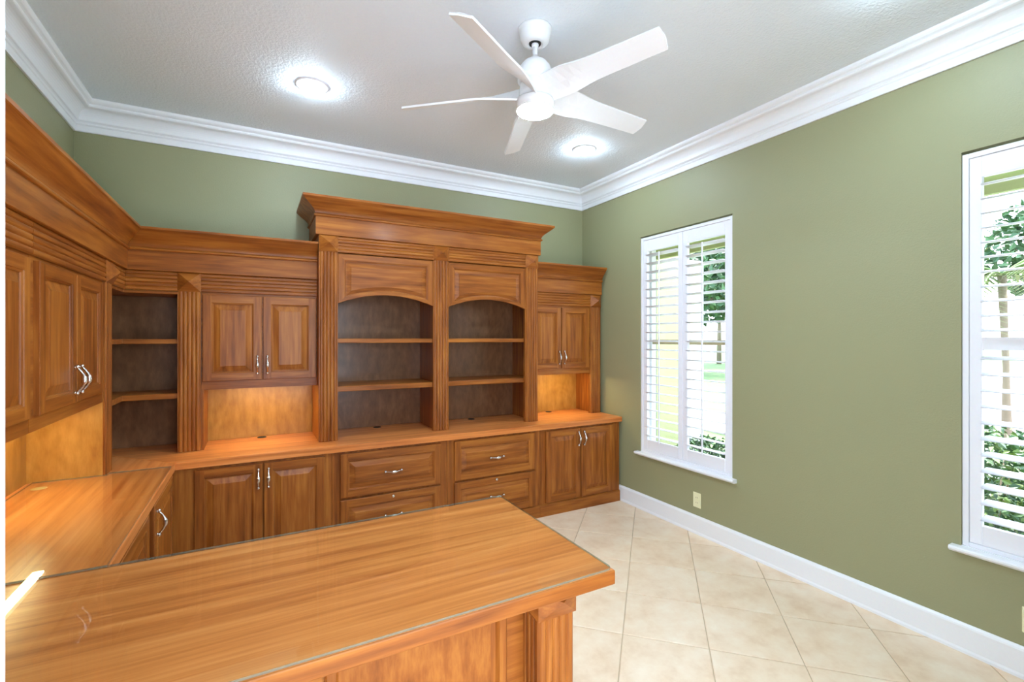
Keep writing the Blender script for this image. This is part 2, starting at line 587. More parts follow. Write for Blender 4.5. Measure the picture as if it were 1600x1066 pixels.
for i in range(-12, 10):
    for j in range(-12, 12):
        ca, cb = A0 + (i + 0.5) * PIT, B0 + (j + 0.5) * PIT
        cx, cy = (ca - cb) * s2, (ca + cb) * s2
        r = PIT * s2
        if cx + r < lim[0] or cx - r > lim[1] or cy + r < lim[2] or cy - r > lim[3]:
            continue
        if cx < -0.2 and cy > 1.2 and (cx < -0.75 or cy > 3.7):
            continue                                        # under the fitted cabinets
        if cx - r >= lim[0] and cx + r <= lim[1] and cy - r >= lim[2] and cy + r <= lim[3]:
            link('tile', TILE_ME, floor, (cx, cy, 0))
        else:
            t = tile_bm(0, 0)
            for co, no in (((lim[0] - cx, 0, 0), (-1, 0, 0)), ((lim[1] - cx, 0, 0), (1, 0, 0)), ((0, lim[2] - cy, 0), (0, -1, 0)), ((0, lim[3] - cy, 0), (0, 1, 0))):
                bmesh.ops.bisect_plane(t, geom=list(t.verts) + list(t.edges) + list(t.faces), plane_co=co, plane_no=no, clear_outer=True)
            if len(t.faces) < 3:
                t.free(); continue
            bmesh.ops.recalc_face_normals(t, faces=list(t.faces))
            me = bpy.data.meshes.new('tile'); t.to_mesh(me); t.free(); me.materials.append(TILE)
            link('tile', me, floor, (cx, cy, 0))

# ceiling crown, one mitred length per wall
CR = [(0.0, 2.849), (0.012, 2.849), (0.014, 2.856), (0.014, 2.888), (0.019, 2.892), (0.022, 2.898), (0.019, 2.904), (0.024, 2.910), (0.031, 2.914)]
for k in range(9):
    t = k / 8
    CR.append((0.033 + 0.052 * (1 - math.cos(t * PI / 2)), 2.918 + 0.066 * math.sin(t * PI / 2)))
CR += [(0.089, 2.985), (0.096, 2.988), (0.100, 2.996), (0.098, 3.004), (0.104, 3.008), (0.112, 3.012), (0.118, 3.020), (0.120, ZC), (0.0, ZC)]
def crown(name, ends, label):
    g = G()
    g.loft([[ends(d, z, k) for d, z in CR] for k in (0, 1)], 0, True, True, True)
    return struct(name, g, [WHITE], label)
crown('trim_1', lambda d, z, k: (XL + d, (YF + d) if k == 0 else (YB - d), z), 'white crown molding over the left wall')
crown('trim_2', lambda d, z, k: ((XL + d) if k == 0 else (XW - d), YB - d, z), 'white crown molding over the back wall')
crown('trim_3', lambda d, z, k: (XW - d, (YB - d) if k == 0 else (YF + d), z), 'white crown molding over the window wall')
crown('trim_4', lambda d, z, k: ((XW - d) if k == 0 else (XL + d), YF + d, z), 'white crown molding over the doorway wall')

BASE = [(0, 0), (0.020, 0), (0.020, 0.012), (0.016, 0.020), (0.015, 0.022), (0.015, 0.122), (0.012, 0.130), (0.007, 0.136), (0.004, 0.140), (0, 0.140)]
g = G()
g.loft([[(XW - d, y, z) for d, z in BASE] for y in (YF, BB + 0.02)], 0, True, True, True)
struct('baseboard_right', g, [WHITE], 'tall white baseboard under the windows')

# the open white door leaf at the left edge of the picture
DL = Vector((-0.300, -0.03, 0)); DE = Vector((-0.2487, 0.75, 0))
dv = (DE - DL).normalized(); dn = Vector((-dv.y, dv.x, 0))
L = (DE - DL).length
door = empty('door_1', (DL.x, DL.y, 0), math.atan2(dv.y, dv.x))
door['kind'] = 'structure'; door['label'] = 'open white door leaf at the left edge of the view'
g = G(); g.box(0.0, L, 0.0, 0.038, 0.012, 2.36, 0, 0.003)
link('door_slab', g.mesh('door_slab', [WHITE]), door)
for z0, z1 in ((0.22, 0.95), (1.10, 2.25)):
    g = G()
    u0, u1 = 0.12, L - 0.12
    g.loft([[(u0 + i, y, z0 + i), (u1 - i, y, z0 + i), (u1 - i, y, z1 - i), (u0 + i, y, z1 - i)] for i, y in ((0, 0.0), (0.004, -0.006), (0.014, -0.008), (0.022, -0.002), (0.05, -0.006))], 0, cap1=True)
    link('door_panel', g.mesh('door_panel', [WHITE]), door)

# ================================================================== WINDOWS AND SHUTTERS
def window(name, w, label):
    y0, y1, z0, z1 = w
    win = empty(name, (XW + 0.1, (y0 + y1) / 2, z0))
    win['kind'] = 'structure'; win['label'] = label
    sh = (-(XW + 0.1), -(y0 + y1) / 2, -z0)
    zm = 1.485
    g = G()                                                 # sash frame near the outside
    xo0, xo1 = XW + 0.105, XW + 0.155
    g.box(xo0, xo1, y0, y0 + 0.035, z0, z1); g.box(xo0, xo1, y1 - 0.035, y1, z0, z1)
    g.box(xo0, xo1, y0 + 0.035, y1 - 0.035, z0, z0 + 0.045); g.box(xo0, xo1, y0 + 0.035, y1 - 0.035, z1 - 0.035, z1)
    link('window_frame', g.mesh('window_frame', [WHITE], sh), win)
    g = G(); g.box(xo0 + 0.005, xo1 - 0.005, y0 + 0.035, y1 - 0.035, zm - 0.022, zm + 0.018, 0, 0.002)
    link('meeting_rail', g.mesh('meeting_rail', [SHADE], sh), win)
    for a, b in ((z0 + 0.045, zm - 0.022), (zm + 0.018, z1 - 0.035)):
        g = G(); g.box(xo0 + 0.022, xo0 + 0.026, y0 + 0.035, y1 - 0.035, a, b)
        link('pane', g.mesh('pane', [PANE], sh), win)
    g = G()                                                 # sill with rounded nose, runs past the opening
    prof = [(0.10, z0 - 0.028), (-0.030, z0 - 0.028), (-0.040, z0 - 0.022), (-0.046, z0 - 0.014), (-0.046, z0 - 0.006), (-0.040, z0), (0.10, z0)]
    for a, b, dd in ((y0 - 0.035, y1 + 0.035, None),):
        g.loft([[(XW + min(d, -0.0005) if False else XW + d if d <= 0 else XW - 0.0005, y, z) for d, z in prof] for y in (a, b)], 0, True, True, True)
    g.box(XW - 0.0005, XW + 0.10, y0 + 0.001, y1 - 0.001, z0 - 0.0005, z0 + 0.004)
    link('window_sill', g.mesh('window_sill', [WHITE], sh), win)
    g = G()                                                 # shutter mounting frame in the reveal
    f = 0.024
    a, b, c, d = y0 + 0.001, y1 - 0.001, z0 + 0.004, z1 - 0.012
    x0, x1 = XW + 0.006, XW + 0.05
    g.box(x0, x1, a, a + f, c, d, 0, 0.002); g.box(x0, x1, b - f, b, c, d, 0, 0.002)
    g.box(x0, x1, a + f, b - f, c, c + f * 0.8, 0, 0.002); g.box(x0, x1, a + f, b - f, d - f, d, 0, 0.002)
    link('shutter_frame', g.mesh('shutter_frame', [SHUT], sh), win)
    return win
window('window_1', W1, 'shuttered window near the corner beside the bookcase')
window('window_2', W2, 'shuttered window at the right edge of the picture')

def louver_mesh(length, tilt):
    g = G()
    n = 12
    ring = []
    for k in range(n):
        t = 2 * PI * k / n
        a, b = 0.0425 * math.cos(t), 0.0056 * math.sin(t)
        # local: x depth (room = -x), z up; positive tilt lifts the room edge
        ring.append((a * math.cos(tilt) + b * math.sin(tilt), -a * math.sin(tilt) + b * math.cos(tilt)))
    g.loft([[(x, y, z) for x, z in ring] for y in (-length / 2, length / 2)], 0, True, True, True, True)
    me = g.mesh('louver', [SHUT])
    return me

def shutter(y0, y1, z0, z1, stile, tilt, n_upper, zdiv, label, rod=True, group=None):
    xf = XW + 0.012
    th = 0.028
    e = empty('plantation_shutter', (xf, (y0 + y1) / 2, z0))
    tag(e, label, 'shutter', group)
    sh = (-xf, -(y0 + y1) / 2, -z0)
    def p(name, g, mats):
        return link(name, g.mesh(name, mats, sh), e)
    for a, b in ((y0, y0 + stile), (y1 - stile, y1)):
        g = G(); g.box(xf, xf + th, a, b, z0, z1, 0, 0.002); p('stile', g, [SHUT])
    lo, hi = z0 + 0.092, z1 - 0.098
    a, b = y0 + stile, y1 - stile
    g = G(); g.box(xf, xf + th, a, b, z0, lo, 0, 0.002); p('rail', g, [SHUT])
    g = G(); g.box(xf, xf + th, a, b, hi, z1, 0, 0.002); p('rail', g, [SHUT])
    me = louver_mesh(b - a - 0.004, tilt)
    spans = [(lo, hi, n_upper)]
    if zdiv:
        g = G(); g.box(xf, xf + th, a, b, zdiv[0], zdiv[1], 0, 0.002); p('rail', g, [SHUT])
        spans = [(lo, zdiv[0], n_upper), (zdiv[1], hi, n_upper)]
    for s0, s1, n in spans:
        for k in range(n):
            z = s0 + (s1 - s0) * (k + 0.5) / n
            link('louver', me, e, (xf + th / 2 + sh[0], 0, z + sh[2]))
        if rod:
            g = G()
            g.box(xf - 0.040, xf - 0.031, (y0 + y1) / 2 - 0.006, (y0 + y1) / 2 + 0.006, s0 + 0.0, s1 - 0.03, 0, 0.002)
            p('tilt_rod', g, [SHUT])
    return e
R5 = math.radians(6)
shutter(2.702, 3.137, 0.534, 2.378, 0.045, R5, 22, None, 'white louvered shutter panel of the corner window, side nearer the bookcase')
shutter(2.263, 2.698, 0.534, 2.378, 0.045, R5, 22, None, 'white louvered shutter panel of the corner window, side away from the bookcase')
R8 = math.radians(-8)
shutter(0.520, 0.955, 0.534, 2.383, 0.045, R8, 11, (1.462, 1.522), 'white louvered shutter with a middle rail cut by the right picture edge')
shutter(0.081, 0.516, 0.534, 2.383, 0.045, R8, 11, (1.462, 1.522), 'white louvered shutter hinged beyond the right picture edge')

# ================================================================== BASE CABINETS
def plinth(U, u0, u1, h=0.102):
    g = G()
    prof = [(0.02, 0.0), (-0.012, 0.0), (-0.012, h - 0.012), (-0.006, h - 0.004), (0.0, h), (0.02, h)]
    g.loft([[(u, y, z) for y, z in prof] for u in (u0, u1)], 0, True, True, True)
    U.part('plinth', g, [WX])

def carcass(U, u0, u1, depth, z0=0.0, z1=0.739):
    g = G()
    g.box(u0, u1, 0.0, depth, z0, z1)
    U.part('cabinet_body', g, [WZ])

def base_doors(U, doors, z0=0.112, z1=0.722):
    for (a, b, pu) in doors:
        raised_front(U, 'door', a, b, z0, z1, pull=(pu, 0.630, 0))

def lock(U, u, z, y, parent):
    g = G()
    n = 14
    g.loft([[(u + r * math.cos(2 * PI * k / n), yy, z + r * math.sin(2 * PI * k / n)) for k in range(n)] for r, yy in ((0.0095, y), (0.0095, y - 0.004), (0.007, y - 0.005))], 0, True, False, True)
    o = U.part('lock', g, [NICKEL], parent)
    g = G(); g.box(u - 0.001, u + 0.001, y - 0.0056, y - 0.004, z - 0.004, z + 0.004)
    return o

U = Unit('base_cabinet', 'back', -0.43, BB, 'two-door wooden base cabinet below the lit nook left of the bookcase', 'cabinet')
carcass(U, -0.43, 0.461, YB - BB - 0.003); plinth(U, -0.43, 0.461)
base_doors(U, [(-0.318, 0.044, 0.020), (0.052, 0.412, 0.077)])

def drawers(U, u0, u1):
    c = (u0 + u1) / 2
    raised_front(U, 'drawer', u0, u1, 0.420, 0.722, horiz=True, pull=(c, 0.566, 1))
    d = raised_front(U, 'drawer', u0, u1, 0.108, 0.404, horiz=True, pull=(c, 0.256, 1))
    lock(U, c, 0.384, -0.019, d)
U = Unit('file_drawer_cabinet', 'back', 0.463, BB, 'two-drawer wooden file cabinet under the left bookcase bay', 'cabinet', 'file drawer cabinets under the bookcase')
carcass(U, 0.463, 1.290, YB - BB - 0.003); plinth(U, 0.463, 1.290)
drawers(U, 0.514, 1.236)
U = Unit('file_drawer_cabinet', 'back', 1.292, BB, 'two-drawer wooden file cabinet under the right bookcase bay', 'cabinet', 'file drawer cabinets under the bookcase')
carcass(U, 1.292, 2.120, YB - BB - 0.003); plinth(U, 1.292, 2.120)
drawers(U, 1.346, 2.068)
U = Unit('base_cabinet', 'back', 2.122, BB, 'two-door wooden base cabinet in the corner beside the window wall', 'cabinet')
carcass(U, 2.122, 2.994, YB - BB - 0.003); plinth(U, 2.122, 2.996)
base_doors(U, [(2.176, 2.538, 2.512), (2.547, 2.903, 2.573)])

U = Unit('base_cabinet', 'left', 2.712, BL, 'single-door wooden base cabinet in the inner corner under the left worktop', 'cabinet')
g = G(); g.box(2.712, BB - 0.002, 0.0, 0.582, 0.0, 0.739); U.part('cabinet_body', g, [WZ])
plinth(U, 2.712, BB - 0.014)
raised_front(U, 'door', 2.780, 3.352, 0.112, 0.722, pull=(2.832, 0.625, 0))
U = Unit('drawer_cabinet', 'left', 1.96, BL, 'wooden drawer cabinet under the left worktop next to the desk', 'cabinet')
carcass(U, 1.96, 2.710, 0.582); plinth(U, 1.96, 2.710)
for a, b in ((0.420, 0.722), (0.108, 0.404)):
    raised_front(U, 'drawer', 2.02, 2.640, a, b, horiz=True, pull=(2.33, (a + b) / 2, 1))

# ------------------------------------------------------------------ worktops
CE, CL = 3.387, -0.410                     # front edges of the back and left worktops
def slab(pts, z0, z1, bev=0.003):
    t = bmesh.new()
    lo = [t.verts.new((x, y, z0)) for x, y in pts]
    hi = [t.verts.new((x, y, z1)) for x, y in pts]
    t.faces.new(list(reversed(lo))); t.faces.new(hi)
    for i in range(len(pts)):
        j = (i + 1) % len(pts)
        t.faces.new((lo[i], lo[j], hi[j], hi[i]))
    bmesh.ops.recalc_face_normals(t, faces=list(t.faces))
    if bev:
        bmesh.ops.bevel(t, geom=list(t.edges), offset=bev, segments=2, affect='EDGES', profile=0.5)
    return t
wt = empty('worktop', (0.9, 3.7, 0.740))
tag(wt, 'continuous L-shaped wooden worktop over the base cabinets', 'worktop')
sh = (-0.9, -3.7, -0.740)
g = G(); g.merge(slab([(CL, CE), (3.008, CE), (3.008, YB - 0.002), (XL + 0.002, YB - 0.002)], 0.740, ZT), 0)
link('worktop_board', g.mesh('worktop_board', [TX], sh), wt)
g = G(); g.merge(slab([(XL + 0.002, 1.952), (CL, 1.952), (CL, CE), (XL + 0.002, YB - 0.002)], 0.740, ZT), 0)
link('worktop_board', g.mesh('worktop_board', [TY], sh), wt)
for (x, y, m, lab) in ((0.046, 3.955, DARK, 'dark cable grommet'), (0.883, 3.945, DARK, 'dark cable grommet'), (1.718, 3.935, DARK, 'dark cable grommet'), (2.558, 3.950, DARK, 'dark cable grommet'), (-0.925, 3.13, BEIGEP, 'pale beige cable grommet')):
    g = G()
    hh = 0.0004 if m is BEIGEP else 0.0035                # the beige one lies flush under the glass
    g.lathe([(0.031, ZT - 0.002), (0.031, ZT + hh * 0.6), (0.028, ZT + hh), (0.022, ZT + hh), (0.021, ZT + hh * 0.6)], x, y, 20)
    o = link('cable_grommet', g.mesh('cable_grommet', [m], sh), wt)
    o['label'] = lab

# ------------------------------------------------------------------ desk
dk = empty('desk', (0.0, 1.55, 0.0))
tag(dk, 'wooden peninsula desk in the foreground with fluted corner legs', 'desk')
dsh = (0.0, -1.55, 0.0)
DN, DF, DR = 1.160, 1.950, 1.003           # near, far and right edges of the desk top
g = G(); g.merge(slab([(XL + 0.002, DN), (DR, DN), (DR, DF), (XL + 0.002, DF)], 0.740, ZT, 0.004), 0)
for f in g.bm.faces:                      # edge shade put into the colour: sides use the darker cabinet wood
    f.material_index = 0 if f.calc_center_median().z > ZT - 0.0005 else 1
link('desk_top', g.mesh('desk_top', [TX, WX], dsh), dk)
def desk_leg(x0, x1, y0, y1):
    g = G()
    g.box(x0 + 0.006, x1 - 0.006, y0 + 0.006, y1 - 0.006, 0.0, 0.739)
    m = 0.006
    n = 5
    for side in range(4):
        w = (x1 - x0)
        pts = [(m + s, o) for s, o in reeds(5, w - 2 * m, 0.006)]
        def tr(s, o):
            if side == 0: return (x0 + s, y0 + 0.006 - o)
            if side == 1: return (x1 - 0.006 + o, y0 + s)
            if side == 2: return (x1 - s, y1 - 0.006 + o)
            return (x0 + 0.006 - o, y1 - s)
        g.loft([[(*tr(s, o), z) for s, o in pts] for z in (0.11, 0.655)], 0, False)
    leg = link('leg', g.mesh('leg', [WZ], dsh), dk)
    b = G()
    zc0, zc1 = 0.655, 0.739
    b.box(x0 - 0.002, x1 + 0.002, y0 - 0.002, y1 + 0.002, zc0, zc1)
    cz = 0.716
    for side in range(4):
        q = [(x0 - 0.002, y0 - 0.002), (x1 + 0.002, y0 - 0.002), (x1 + 0.002, y1 + 0.002), (x0 - 0.002, y1 + 0.002)]
        p0, p1 = q[side], q[(side + 1) % 4]
        nx, ny = ((0, -1), (1, 0), (0, 1), (-1, 0))[side]
        c = ((p0[0] + p1[0]) / 2 + nx * 0.036, (p0[1] + p1[1]) / 2 + ny * 0.036, cz)
        r = [(*p0, zc0), (*p1, zc0), (*p1, zc1), (*p0, zc1)]
        for k in range(4):
            b.poly([r[k], r[(k + 1) % 4], c])
    link('pyramid_block', b.mesh('pyramid_block', [WX], dsh), leg)
    b = G(); b.box(x0 - 0.008, x1 + 0.008, y0 - 0.008, y1 + 0.008, 0.0, 0.11, 0, 0.004)
    link('leg_foot', b.mesh('leg_foot', [WX], dsh), leg)
desk_leg(0.757, 0.893, 1.224, 1.360)
desk_leg(0.757, 0.893, 1.750, 1.886)
MY = 1.318                                 # modesty panel face
class DeskPanel:
    pass
g = G(); g.box(XL + 0.004, 0.757, MY, MY + 0.02, 0.06, 0.739)
mp = link('modesty_panel', g.mesh('modesty_panel', [WX], dsh), dk)
xs = [(-0.96, -0.46), (-0.40, 0.10), (0.16, 0.690)]
for a, b in xs:
    f = rect_outline(a, b, 0.14, 0.735)
    g = G()
    g.loft(rings_of(f, [(0.0, MY), (0.0, MY - 0.014), (0.004, MY - 0.017), (0.026, MY - 0.017), (0.030, MY - 0.010), (0.034, MY - 0.003), (0.050, MY - 0.003)]), 0, cap1=True, mfun=lambda q, i: 1 if i in (0, 2) else 2)
    link('panel', g.mesh('panel', [VEN, WX, WZ], dsh), mp)
g = G(); g.box(0.800, 0.850, 1.360, 1.750, 0.08, 0.739)
link('end_panel', g.mesh('end_panel', [WZ], dsh), dk)

def glass_sheet(pts, z0, z1, label, cat):
    c = (sum(p[0] for p in pts) / len(pts), sum(p[1] for p in pts) / len(pts), z0)
    g = G()
    t = slab(pts, z0, z1, 0)
    for f in t.faces:
        f.material_index = 0 if abs(f.normal.z) > 0.5 else 1
    g.merge(t)
    o = link('glass_top', g.mesh('glass_top', [GLASS, GEDGE], tuple(-v for v in c)), None, c)
    tag(o, label, cat)
def rounded(pts_rect, r=0.02, corners=(1, 2)):
    out = []
    n = len(pts_rect)
    for i, p in enumerate(pts_rect):
        if i not in corners:
            out.append(p); continue
        a = Vector(pts_rect[i - 1]) - Vector(p); b = Vector(pts_rect[(i + 1) % n]) - Vector(p)
        a.normalize(); b.normalize()
        for k in range(5):
            th = k / 4 * PI / 2
            q = Vector(p) + a * r * (1 - math.sin(th)) + b * r * (1 - math.cos(th))
            out.append((q.x, q.y))
    return out
GZ = ZT + 0.0006
glass_sheet(rounded([(XL + 0.012, DN + 0.006), (DR - 0.006, DN + 0.006), (DR - 0.006, DF - 0.001), (XL + 0.012, DF - 0.001)]), GZ, GZ + 0.0065, 'clear glass sheet covering the peninsula desk top', 'glass top')
glass_sheet([(XL + 0.040, DF + 0.003), (CL - 0.006, DF + 0.003), (CL - 0.006, 3.285), (-0.690, 3.285), (-0.690, 3.246), (XL + 0.040, 3.246)], GZ, GZ + 0.0065, 'clear glass sheet covering the left worktop', 'glass top')

# ================================================================== UPPER CABINETS
ZR, ZD0, ZD1, ZB0, ZB1, ZF1, ZK1 = 1.178, 1.234, 1.802, 1.818, 1.940, 2.062, 2.197
DB = YB - PB - 0.003                       # depth behind the face, back run
DLF = PL - XL - 0.003                      # depth behind the face, left run

def upper_box(U, u0, u1, depth):
    g = G()
    g.box(u0, u1, 0.0, depth, ZR + 0.030, ZB1)
    g.box(u0, u1, 0.0, 0.020, ZR, ZR + 0.030)                 # bottom rail hiding the strip light
    U.part('cabinet_body', g, [WX])

def nook(U, u0, u1, depth, left=True, right=True):
    g = G(); g.box(u0, u1, depth - 0.012, depth, ZT + 0.001, ZR + 0.030); U.part('back_panel', g, [NOOK_LIT])
    if left:
        g = G(); g.box(u0, u0 + 0.018, 0.001, depth - 0.012, ZT + 0.001, ZR + 0.030); U.part('side_panel', g, [WZ])
    if right:
        g = G(); g.box(u1 - 0.018, u1, 0.001, depth - 0.012, ZT + 0.001, ZR + 0.030); U.part('side_panel', g, [WZ])

# left run, nearest unit (cut by the picture edge)
U = Unit('wall_cabinet', 'left', 1.36, PL, 'wooden wall cabinet cut off by the left picture edge', 'cabinet', z0=ZT)
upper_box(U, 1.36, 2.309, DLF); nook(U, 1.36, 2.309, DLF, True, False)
raised_front(U, 'door', 1.452, 1.855, ZD0, ZD1, pull=(1.825, 1.335, 0))
raised_front(U, 'door', 1.862, 2.268, ZD0, ZD1, pull=(1.892, 1.335, 0))
reed_band(U, 1.36, 2.309, ZB0, ZB1)
# left run, second unit
U = Unit('wall_cabinet', 'left', 2.311, PL, 'two-door wooden wall cabinet on the left wall with paired bow pulls', 'cabinet', z0=ZT)
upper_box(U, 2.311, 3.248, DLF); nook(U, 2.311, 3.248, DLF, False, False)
raised_front(U, 'door', 2.352, 2.758, ZD0, ZD1, pull=(2.728, 1.335, 0))
raised_front(U, 'door', 2.765, 3.170, ZD0, ZD1, pull=(2.795, 1.335, 0))
reed_band(U, 2.311, 3.252, ZB0, ZB1)

# inner-corner open shelves
CU = Unit('corner_bookcase', 'back', -0.70, PB, 'open wooden corner shelves between two fluted columns', 'bookcase', z0=ZT)
def cpart(name, g, mats, parent=None):     # world coordinates
    return link(name, g.mesh(name, mats, (0.70, -PB, -ZT)), parent or CU.e)
g = G(); g.box(XL + 0.003, PL, 3.250, 3.268, ZT + 0.001, ZB0 - 0.001); cpart('side_panel', g, [NOOK_LIT])
g = G(); g.box(PL - 0.020, PL, 3.268, 3.385, ZT + 0.001, ZB0 - 0.001); cpart('face_stile', g, [WZ])
g = G(); g.box(XL + 0.003, XL + 0.014, 3.268, YB - 0.003, ZT + 0.001, ZB0); cpart('back_panel', g, [PZ])
g = G(); g.box(XL + 0.014, -0.330, YB - 0.014, YB - 0.003, ZT + 0.001, ZB0); cpart('back_panel', g, [PZ])
g = G(); g.box(-0.330, -0.312, PB, YB - 0.003, ZT + 0.001, ZB0); cpart('side_panel', g, [PZ])
g = G(); g.box(-0.432, -0.330, PB, PB + 0.02, ZT + 0.001, ZB0); cpart('face_stile', g, [WZ])
def lshape(z0, z1, fx, fy, mat, name):
    g = G()
    g.merge(slab([(XL + 0.014, 3.268), (PL - fx, 3.268), (PL - fx, PB + fy), (-0.330, PB + fy), (-0.330, YB - 0.014), (XL + 0.014, YB - 0.014)], z0, z1, 0.003), 0)
    cpart(name, g, [mat])
lshape(1.482, 1.512, 0.004, 0.004, WX, 'shelf')
lshape(1.130, 1.164, 0.004, 0.004, WX, 'shelf')
lshape(1.798, 1.817, -0.004, -0.004, WX, 'top_panel')
# its two columns
class LeftFace:                            # same builder, turned to face the room from the left wall
    def __init__(self, plane, u0):
        self.e = empty('column_group', (0, 0, 0)); self.plane = plane
LU = Unit.__new__(Unit); LU.u0 = 0.0; LU.z0 = 0.0
def left_part(name, g, mats, parent=None, label=None):
    me = g.mesh(name, mats)
    # run coordinates -> world -> local of the corner bookcase
    M = Matrix.Translation((0.70, -PB, -ZT)) @ Matrix.Translation((PL, 0, 0)) @ Matrix.Rotation(PI / 2, 4, 'Z')
    me.transform(M)
    return link(name, me, parent or CU.e)
LU.part = left_part
pilaster(LU, 3.253, 3.386, ZT + 0.001, ZB0)
pilaster(CU, -0.434, -0.308, ZT + 0.001, ZB0)

# back wall, left unit with its lit nook
U = Unit('wall_cabinet', 'back', -0.308, PB, 'two-door wooden wall cabinet above the lit nook left of the bookcase', 'cabinet', z0=ZT)
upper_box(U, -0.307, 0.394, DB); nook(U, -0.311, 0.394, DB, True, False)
raised_front(U, 'door', -0.299, 0.043, ZD0, ZD1, pull=(0.016, 1.335, 0))
raised_front(U, 'door', 0.050, 0.389, ZD0, ZD1, pull=(0.077, 1.335, 0))

# right unit
U = Unit('wall_cabinet', 'back', 2.201, PB, 'two-door wooden wall cabinet right of the bookcase beside the window wall', 'cabinet', z0=ZT)
upper_box(U, 2.201, 2.992, DB)
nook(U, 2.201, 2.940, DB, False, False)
g = G(); g.box(2.930, 2.992, 0.001, DB - 0.012, ZT + 0.001, ZR + 0.03); U.part('side_panel', g, [WZ])
raised_front(U, 'door', 2.203, 2.519, ZD0, ZD1, w=0.052, pull=(2.494, 1.335, 0))
raised_front(U, 'door', 2.527, 2.848, ZD0, ZD1, w=0.052, pull=(2.552, 1.335, 0))
g = G(); g.box(2.866, 2.992, 0.0, 0.02, ZT + 0.001, ZR); U.part('face_stile', g, [WZ])
pilaster(U, 2.866, 2.990, ZT + 0.001, ZB0)
reed_band(U, 2.201, 2.866, ZB0, ZB1)
g = G(); g.box(2.201, 2.992, -0.028, 0.05, ZB1, ZF1 + 0.002); U.part('frieze_board', g, [WX])
g = G()
g.loft([[(u, -d, z) for d, z in cornice_profile(ZF1, ZK1, 0.028, 0.105)] for u in (2.201, 2.994)], 0, True, True, True)
U.part('cornice', g, [WX])
g = G(); g.box(2.201, 2.992, 0.05, DB, ZB1, ZB1 + 0.02); U.part('dust_top', g, [WX])

# running entablature over left wall and back-left units, mitred in the corner
EN = empty('cabinet_entablature', (PL, PB, ZB0))
tag(EN, 'wooden crown and frieze running around the corner above the left cabinets', 'cornice')
esh = (-PL, -PB, -ZB0)
YS = 1.36
def epart(name, g, mats):
    return link(name, g.mesh(name, mats, esh), EN)
cp = cornice_profile(ZF1, ZK1, 0.028, 0.105)
g = G(); g.loft([[(PL + d, YS, z) for d, z in cp], [(PL + d, PB - d, z) for d, z in cp]], 0, True, True, True); epart('cornice', g, [WY])
g = G(); g.loft([[(PL + d, PB - d, z) for d, z in cp], [(0.394, PB - d, z) for d, z in cp]], 0, True, True, True); epart('cornice', g, [WX])
fp = [(0.0, ZB1), (0.026, ZB1), (0.028, ZB1 + 0.002), (0.028, ZF1 + 0.001), (0.0, ZF1 + 0.001)]
g = G(); g.loft([[(PL + d, YS, z) for d, z in fp], [(PL + d, PB - d, z) for d, z in fp]], 0, True, True, True); epart('frieze_board', g, [WY])
g = G(); g.loft([[(PL + d, PB - d, z) for d, z in fp], [(0.394, PB - d, z) for d, z in fp]], 0, True, True, True); epart('frieze_board', g, [WX])
bp_ = [(0.0, ZB0), (0.008, ZB0)] + [(0.008 + o, ZB0 + s) for s, o in reeds(5, ZB1 - ZB0)][1:-1] + [(0.008, ZB1), (0.0, ZB1)]
g = G(); g.loft([[(PL + d, 3.387, z) for d, z in bp_], [(PL + d, PB - d, z) for d, z in bp_]], 0, True, True, True); epart('fluted_band', g, [WY])
g = G(); g.loft([[(PL + d, PB - d, z) for d, z in bp_], [(-0.435, PB - d, z) for d, z in bp_]], 0, True, True, True); epart('fluted_band', g, [WX])
g = G(); g.loft([[(-0.307, PB - d, z) for d, z in bp_], [(0.394, PB - d, z) for d, z in bp_]], 0, True, True, True); epart('fluted_band', g, [WX])

# centre bookcase (taller and deeper)
HX0, HX1 = 0.396, 2.198
HB0, HB1, HF1, HK1 = 2.131, 2.246, 2.372, 2.500
DH = YB - PH - 0.003
U = Unit('bookcase', 'back', 1.297, PH, 'tall wooden bookcase with two arched bays and a projecting crown', 'bookcase', z0=ZT)
cols = [(0.396, 0.523), (1.235, 1.362), (2.072, 2.198)]
g = G(); g.box(HX0, HX0 + 0.02, 0.0, DH, ZT + 0.001, HF1); U.part('side_panel', g, [WZ])
g = G(); g.box(HX1 - 0.02, HX1, 0.0, DH, ZT + 0.001, HF1); U.part('side_panel', g, [WZ])
g = G(); g.box(1.262, 1.335, 0.0, DH - 0.012, ZT + 0.001, HB0); U.part('divider', g, [WZ])
for a, b in ((HX0 + 0.02, 1.262), (1.335, HX1 - 0.02)):
    g = G(); g.box(a, b, DH - 0.012, DH, ZT + 0.001, HF1); U.part('back_panel', g, [PZ])
g = G(); g.box(HX0 + 0.02, HX1 - 0.02, 0.0, DH - 0.012, HB0 - 0.005, HB0 + 0.015); U.part('top_panel', g, [WX])
for a, b in ((0.416, 0.523), (1.235, 1.262), (1.335, 1.362), (2.072, 2.178)):
    g = G(); g.box(a, b, 0.0, 0.022, ZT + 0.001, HB0); U.part('face_stile', g, [WZ])
for a, b in ((0.418, 1.260), (1.337, 2.176)):
    for z0, z1 in ((1.482, 1.514), (1.130, 1.168)):
        g = G(); g.box(a, b, 0.023, DH - 0.013, z0, z1, 0, 0.003); U.part('shelf', g, [WX])
for a, b in cols:
    pilaster(U, a, b, ZT + 0.001, HB0, block_h=HB1 - HB0)
for a, b in ((0.524, 1.234), (1.363, 2.071)):
    raised_front(U, 'arched_panel', a, b, 1.768, 2.124, w=0.053, arch=0.070, y0=0.012)
    reed_band(U, a, b, HB0, HB1)
g = G(); g.box(HX0 + 0.02, HX1 - 0.02, 0.0, 0.02, 2.124, HF1); U.part('face_rail', g, [WX])
